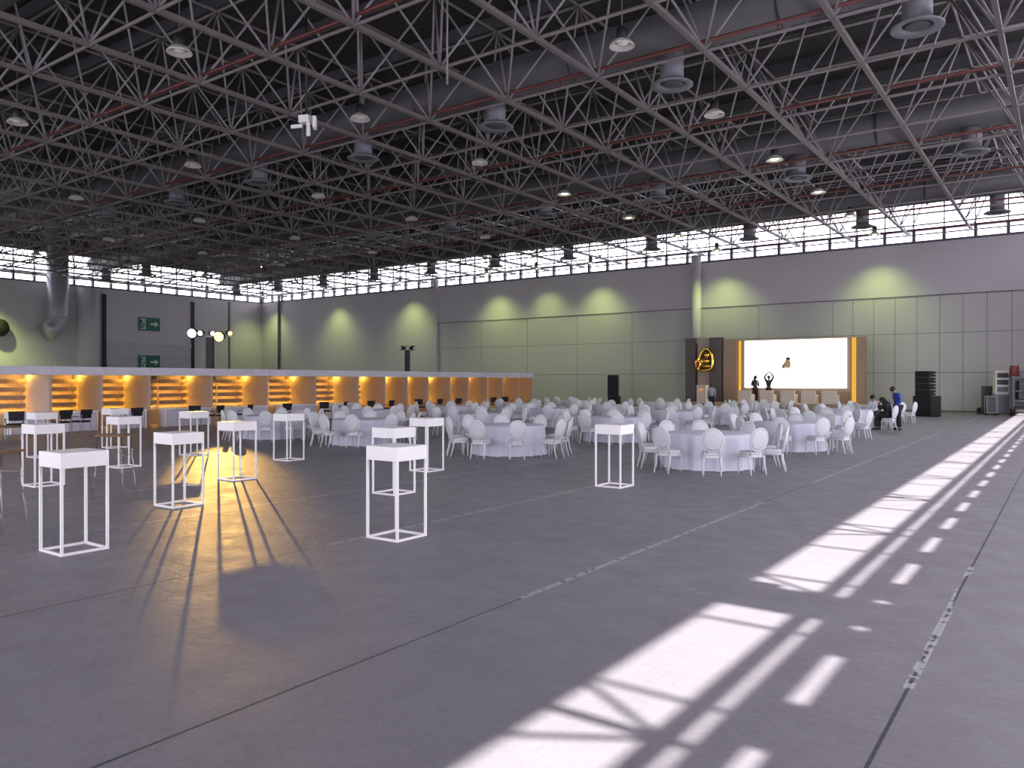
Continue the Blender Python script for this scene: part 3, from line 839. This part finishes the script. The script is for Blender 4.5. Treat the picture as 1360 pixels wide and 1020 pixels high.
x, y = at(1333, 44.0); t = empty('equipment_crate', (x, y, 0), rz0, label='wide light grey crate carrying the white two window rack', cat='crate')
MB().box((0, 0, .62), (1.02, .6, 1.0)).build('crate_body', M['grey'], t, bevel=.02); MB().box((0, 0, 1.14), (1.06, .64, .05)).build('crate_lid', M['lgrey'], t); wheels(t, .4, .22)
t = empty('equipment_rack', (x - .12, y-.04, 1.166), rz0, label='white rack with dark windows standing on the grey crate', cat='rack')
MB().box((0, 0, .66), (.72, .5, 1.32)).build('rack_body', M['white'], t, bevel=.02)
for z in (1.05, .66, .26): MB().box((0, -.255, z), (.56, .02, .27)).build('dark_window', M['dgrey'] if z > .3 else M['grey'], t)
x, y = at(1359, 42.7); t = empty('work_cabinet', (x, y, 0), rz0, label='grey wheeled cabinet with dark open front at the right edge', cat='cabinet')
MB().box((0, .30, 1.22), (1.15, .06, 1.70)).build('back_panel', M['grey'], t)
for s in (-1, 1): MB().box((s*.56, 0, 1.22), (.05, .66, 1.70)).build('side_panel', M['grey'], t)
MB().box((0, 0, 2.10), (1.3, .74, .08)).build('top', M['grey'], t)
MB().box((0, 0, .44), (1.15, .66, .18)).build('base', M['black'], t)
MB().box((0, 0, .80), (1.07, .6, .05)).box((0, 0, 1.35), (1.07, .6, .04)).build('shelf', M['grey'], t)
MB().box((.05, -.05, 1.12), (.7, .42, .38)).build('drawer', M['dgrey'], t)
MB().box((.1, -.02, 1.64), (.72, .44, .5)).build('monitor', M['dgrey'], t)
for sx in (-1, 1):
    for sy in (-1, 1): MB().tube((sx*.5, sy*.26, 0), (sx*.5, sy*.26, .36), .05, 8).build('leg', M['black'], t)
xx, yy = at(1347, 42.8); t = empty('bucket', (xx, yy, 2.141), 0, label='dark red bucket standing upside down on the grey cabinet', cat='bucket')
MB().lathe([(.255, 0), (.215, .56), (.2, .60), (.03, .605)], n=20).build('body', M['maroon'], t); MB().lathe([(.25, 0), (.27, .0), (.27, .05), (.25, .05)], n=20, cap=False).build('rim', M['maroon'], t)
xx, yy = at(1300.5, 45.2); t = empty('floor_fan', (xx, yy, 0), rz0, label='small black floor device beside the tall grey case', cat='floor fan')
MB().lathe([(.14, 0), (.14, .05)], n=16).build('base', M['black'], t); MB().ball((0, 0, .22), (.14, .1, .17)).build('housing', M['black'], t)

# ------------------------------------------------------------------ people
def skin_mesh(joints, edges, mats, sub=1, extra=None, name='person'):
    """one continuous skinned surface through named joints {name: (co, radius)}"""
    keys = list(joints); idx = {k: i for i, k in enumerate(keys)}
    me = bpy.data.meshes.new(name)
    me.from_pydata([tuple(joints[k][0]) for k in keys], [(idx[a], idx[b]) for a, b in edges], [])
    o = bpy.data.objects.new(name, me); C.objects.link(o)
    o.modifiers.new('skin', 'SKIN'); ss = o.modifiers.new('sub', 'SUBSURF'); ss.levels = ss.render_levels = sub
    if not me.skin_vertices: me.attributes  # layer is made by the modifier
    sv = me.skin_vertices[0].data if me.skin_vertices else None
    if sv is None:
        bm = bmesh.new(); bm.from_mesh(me); bm.verts.layers.skin.verify(); bm.to_mesh(me); bm.free(); sv = me.skin_vertices[0].data
    for k in keys:
        r = joints[k][1]; sv[idx[k]].radius = (r, r) if not isinstance(r, tuple) else r
        sv[idx[k]].use_root = (k == keys[0])
    dg = bpy.context.evaluated_depsgraph_get(); dg.update()
    new = bpy.data.meshes.new_from_object(o.evaluated_get(dg)); new.name = name
    bpy.data.objects.remove(o); bpy.data.meshes.remove(me)
    new.materials.clear()
    for m in mats: new.materials.append(m)
    bm = bmesh.new(); bm.from_mesh(new)
    for f in bm.faces: f.smooth = True; f.material_index = 0
    if extra:
        vs = [bm.verts.new(v) for v in extra.v]
        for f, mi in zip(extra.f, extra.m):
            try: nf = bm.faces.new([vs[i] for i in f]); nf.smooth = True; nf.material_index = mi
            except ValueError: pass
    bmesh.ops.recalc_face_normals(bm, faces=bm.faces)
    bm.to_mesh(new); bm.free()
    return new

STAND = dict(pelvis=(0,0,.93), waist=(0,.0,1.08), chest=(0,.0,1.27), neck=(0,-.01,1.455), jaw=(0,.02,1.53), head=(0,.03,1.62), crown=(0,.01,1.70))
for s, n in ((-1, 'l'), (1, 'r')):
    STAND.update({'sh'+n: (s*.175,-.01,1.40), 'el'+n: (s*.23,-.03,1.12), 'wr'+n: (s*.23,.06,.89), 'hip'+n: (s*.09,0,.88), 'kn'+n: (s*.10,.02,.49), 'an'+n: (s*.10,-.03,.09), 'to'+n: (s*.115,.13,.035)})
SIT = dict(STAND)
SIT.update(pelvis=(0,.02,.61), waist=(0,.0,.73), chest=(0,.0,.88), neck=(0,.04,1.06), jaw=(0,.08,1.13), head=(0,.10,1.21), crown=(0,.08,1.29))
for s, n in ((-1, 'l'), (1, 'r')):
    SIT.update({'sh'+n: (s*.175,.02,1.01), 'el'+n: (s*.22,.10,.76), 'wr'+n: (s*.13,.30,.68), 'hip'+n: (s*.09,.05,.58), 'kn'+n: (s*.11,.38,.52), 'an'+n: (s*.11,.40,.09), 'to'+n: (s*.12,.55,.035)})
RAD = dict(pelvis=.125, waist=.115, chest=.13, neck=.055, jaw=.062, head=.088, crown=.055, sh=.06, el=.042, wr=.029, hip=.085, kn=.058, an=.038, to=.035)
BE = [('pelvis','waist'),('waist','chest'),('chest','neck'),('neck','jaw'),('jaw','head'),('head','crown')]
for n in 'lr': BE += [('chest','sh'+n),('sh'+n,'el'+n),('el'+n,'wr'+n),('pelvis','hip'+n),('hip'+n,'kn'+n),('kn'+n,'an'+n),('an'+n,'to'+n)]
def rad(k): return RAD[k] if k in RAD else RAD[k[:-1]]
def hand(mb, el, wr, s):
    el, wr = Vector(el), Vector(wr); d = (wr-el).normalized(); side = d.cross(Vector((0, 1, .2))).normalized(); nrm = side.cross(d)
    palm = wr + d*.05
    mb.path([wr - d*.01, wr + d*.04, wr + d*.09], [.024, .034, .030], 8, flat=(1.25, .6))
    for k, (o, ln) in enumerate(((-.030, .058), (-.010, .074), (.010, .080), (.029, .070))):
        b = wr + d*.085 + side*o; m_ = b + d*ln*.55 + nrm*.006*s; e = b + d*ln*.9 + nrm*.024*s
        mb.path([b, m_, e], [.0095, .0088, .007], 6)
    b = wr + d*.03 - side*.032; mb.path([b, b + d*.03 - side*.024, b + d*.06 - side*.03 + nrm*.012*s], [.011, .0095, .008], 6)
def person(loc, rz, label, pose, top, bottom, hair=('short', 'hair'), robe=False, extras=None, topname='jacket'):
    t = empty('person', loc, rz, label=label, cat='person')
    ex = MB()
    for n, s in (('l', 1), ('r', -1)): hand(ex, pose['el'+n], pose['wr'+n], s)
    H = Vector(pose['head']); J = Vector(pose['jaw']); up = (H-J).normalized(); f = Vector((0, 1, 0)); f = (f - up*f.dot(up)).normalized(); sd = f.cross(up)
    fc = H - up*.02
    ex.ball(fc + f*.098 - up*.022, (.014, .022, .022), 8, 6)                       # nose
    ex.path([fc + f*.082 - up*.055 - sd*.022, fc + f*.09 - up*.057, fc + f*.082 - up*.055 + sd*.022], [.005, .008, .005], 6, mi=1)   # mouth
    for s in (-1, 1):
        ex.ball(fc + f*.082 + sd*s*.032 + up*.008, (.012, .009, .009), 8, 6, mi=1)
        ex.ball(fc + sd*s*.092 - up*.015, (.012, .022, .032), 8, 6)
    body = bpy.data.objects.new('body', skin_mesh({k: (pose[k], rad(k)) for k in ['pelvis'] + [q for q in pose if q != 'pelvis']}, BE, [M['skin'], M['hair']], 2, ex, 'body'))
    C.objects.link(body); body.parent = t
    def garment(name, ks, es, m, grow, radii={}):
        me = skin_mesh({k: (pose[k], (radii.get(k) or rad(k)+grow)) for k in ks}, es, [M[m]], 2, None, name)
        o = bpy.data.objects.new(name, me); C.objects.link(o); o.parent = t; return o
    tk = ['pelvis','waist','chest','shl','ell','wrl','shr','elr','wrr','neck']
    rb = {'neck': .066, 'pelvis': .15 if not robe else .17, 'hipl': .15, 'hipr': .15}
    garment(topname, tk, [e for e in BE if e[0] in tk and e[1] in tk], top, .017, rb)
    lk = ['pelvis','hipl','knl','anl','hipr','knr','anr']
    garment('robe_skirt' if robe else 'trousers', lk, [e for e in BE if e[0] in lk and e[1] in lk], bottom, .07 if robe else .02, {'anl': .11, 'anr': .11} if robe else {'pelvis': .135})
    for n in 'lr':
        a, b = Vector(pose['an'+n]), Vector(pose['to'+n]); a = a + Vector((0, -.03, -.045))
        MB().path([a, (a+b)/2 + Vector((0, 0, .01)), b + Vector((0, .02, 0))], [.045, .048, .035], 8).build('shoe', M['shoe'], t)
    hm = MB().ball(H + up*.028 - f*.018, (.106, .112, .102), 14, 10)
    if hair[0] == 'long': hm.path([H - f*.06, J - f*.08 - up*.03, J - f*.09 - up*.16], [.09, .08, .05], 10)
    if hair[0] == 'scarf':
        hm.path([H - f*.03, J - f*.03 - up*.02, J - f*.02 - up*.10, J - f*.02 - up*.18], [.10, .105, .14, .17], 12)
    hm.build('headscarf' if hair[0] == 'scarf' else 'hair', M[hair[1]], t)
    return t

# standing man in the blue jacket, leaning a little over a pole
ps = dict(STAND); ps.update(chest=(0,.05,1.26), neck=(0,.11,1.43), jaw=(0,.16,1.49), head=(0,.21,1.56), crown=(0,.22,1.64), waist=(0,.02,1.08),
    shl=(-.17,.08,1.38), shr=(.17,.08,1.38), elr=(.27,-.08,1.13), wrr=(.20,.06,.95), ell=(-.25,.04,1.12), wrl=(-.18,.20,.93))
p = P(1193, 571); rzL = math.atan2(-RT[1], -RT[0]) - PI/2      # facing image left
person((p.x, p.y, 0), rzL, 'person in blue jacket and dark trousers standing beside the seated person in black', ps, 'blue', 'navy')
q = p + Vector((-RT[0], -RT[1], 0))*.27 + Vector((FW[0], FW[1], 0))*.22
MB().tube((q.x, q.y, 0), (q.x + .03, q.y, 1.06), .022, 8).tube((q.x-.05, q.y, .012), (q.x+.06, q.y, .012), .02, 6).build('broom_pole', M['steel'], None, label='grey pole standing on the floor before the blue jacketed person', cat='pole')
# seated people share the transform of the chair they sit on
loc, rz = seats[(3, 0, 2)]
sp = dict(SIT); sp.update(chest=(0,.05,.86), neck=(0,.14,1.03), jaw=(0,.19,1.08), head=(0,.24,1.14), crown=(0,.24,1.23), shl=(-.17,.08,.99), shr=(.17,.08,.99), elr=(.2,.24,.78), wrr=(.06,.34,.95), ell=(-.2,.24,.78), wrl=(-.06,.36,.95))
person(loc, rz, 'person in long black robe and headscarf seated bending forward, phone side of the back tables'.replace(', phone side of the back tables', ' on a white chair'), sp, 'blackc', 'blackc', ('scarf', 'blackc'), True, topname='robe')
loc, rz = seats[(3, 0, 4)]
person(loc, rz, 'person with short black hair in white shirt seated behind a white chair', SIT, 'shirt', 'navy', topname='shirt')
# on the stage
p = ony(1003, 49.2); ps = dict(STAND); ps.update(elr=(.27,.0,1.12), wrr=(.16,.24,1.12), ell=(-.27,-.02,1.12), wrl=(-.12,.24,1.10))
t = person((p.x, p.y, .5), PI + .9, 'person in black with pale scarf standing on the stage, left of the screen', ps, 'black', 'navy', ('long', 'hair'))
MB().path([(-.06,.10,1.44), (-.05,.155,1.3), (-.04,.15,1.06)], [.03, .03, .035], 6, flat=(1, .5)).build('scarf', M['scarf'], t)
p = ony(1021, 50.0); ps = dict(STAND); ps.update(shl=(-.18,0,1.45), shr=(.18,0,1.45), ell=(-.30,.06,1.66), elr=(.30,.06,1.66), wrl=(-.10,.08,1.90), wrr=(.10,.08,1.90))
person((p.x, p.y, .5), 0, 'person in black on the stage reaching up with both arms before the screen', ps, 'black', 'navy')
p = ony(945, 46.6); person((p.x, p.y, 0), .5, 'person in grey shirt seen from behind next to the pale lectern', STAND, 'greyc', 'navy', topname='shirt')

# ------------------------------------------------------------------ daylight
w = bpy.data.worlds.new('sky'); bpy.context.scene.world = w; w.use_nodes = True
bg = w.node_tree.nodes['Background']; bg.inputs[0].default_value = (.90, .87, 1.0, 1); bg.inputs[1].default_value = 6.4
sl = bpy.data.lights.new('sun', 'SUN'); sl.energy = 17; sl.color = (1, .93, .93); sl.angle = R(.55)
so = bpy.data.objects.new('sun', sl); C.objects.link(so)
so.rotation_euler = Vector((-1, .0, -3.05)).to_track_quat('-Z', 'Y').to_euler()

# ------------------------------------------------------------------ camera
cd = bpy.data.cameras.new('camera'); co = bpy.data.objects.new('camera', cd); C.objects.link(co)
cd.sensor_fit = 'HORIZONTAL'; cd.sensor_width = 36; cd.lens = 36*F/1360; cd.clip_start = .05; cd.clip_end = 400
co.location = (0, 0, EYE)
co.rotation_euler = (PI/2 - math.atan((510-VH)/F), 0, YAW)
S = bpy.context.scene; S.camera = co
S.view_settings.view_transform = 'Standard'; S.view_settings.look = 'None'; S.view_settings.exposure = 0; S.view_settings.gamma = 1
S.view_settings.use_curve_mapping = False
S.cycles.max_bounces = 8; S.cycles.diffuse_bounces = 5; S.cycles.transparent_max_bounces = 12
S.cycles.sample_clamp_indirect = 8
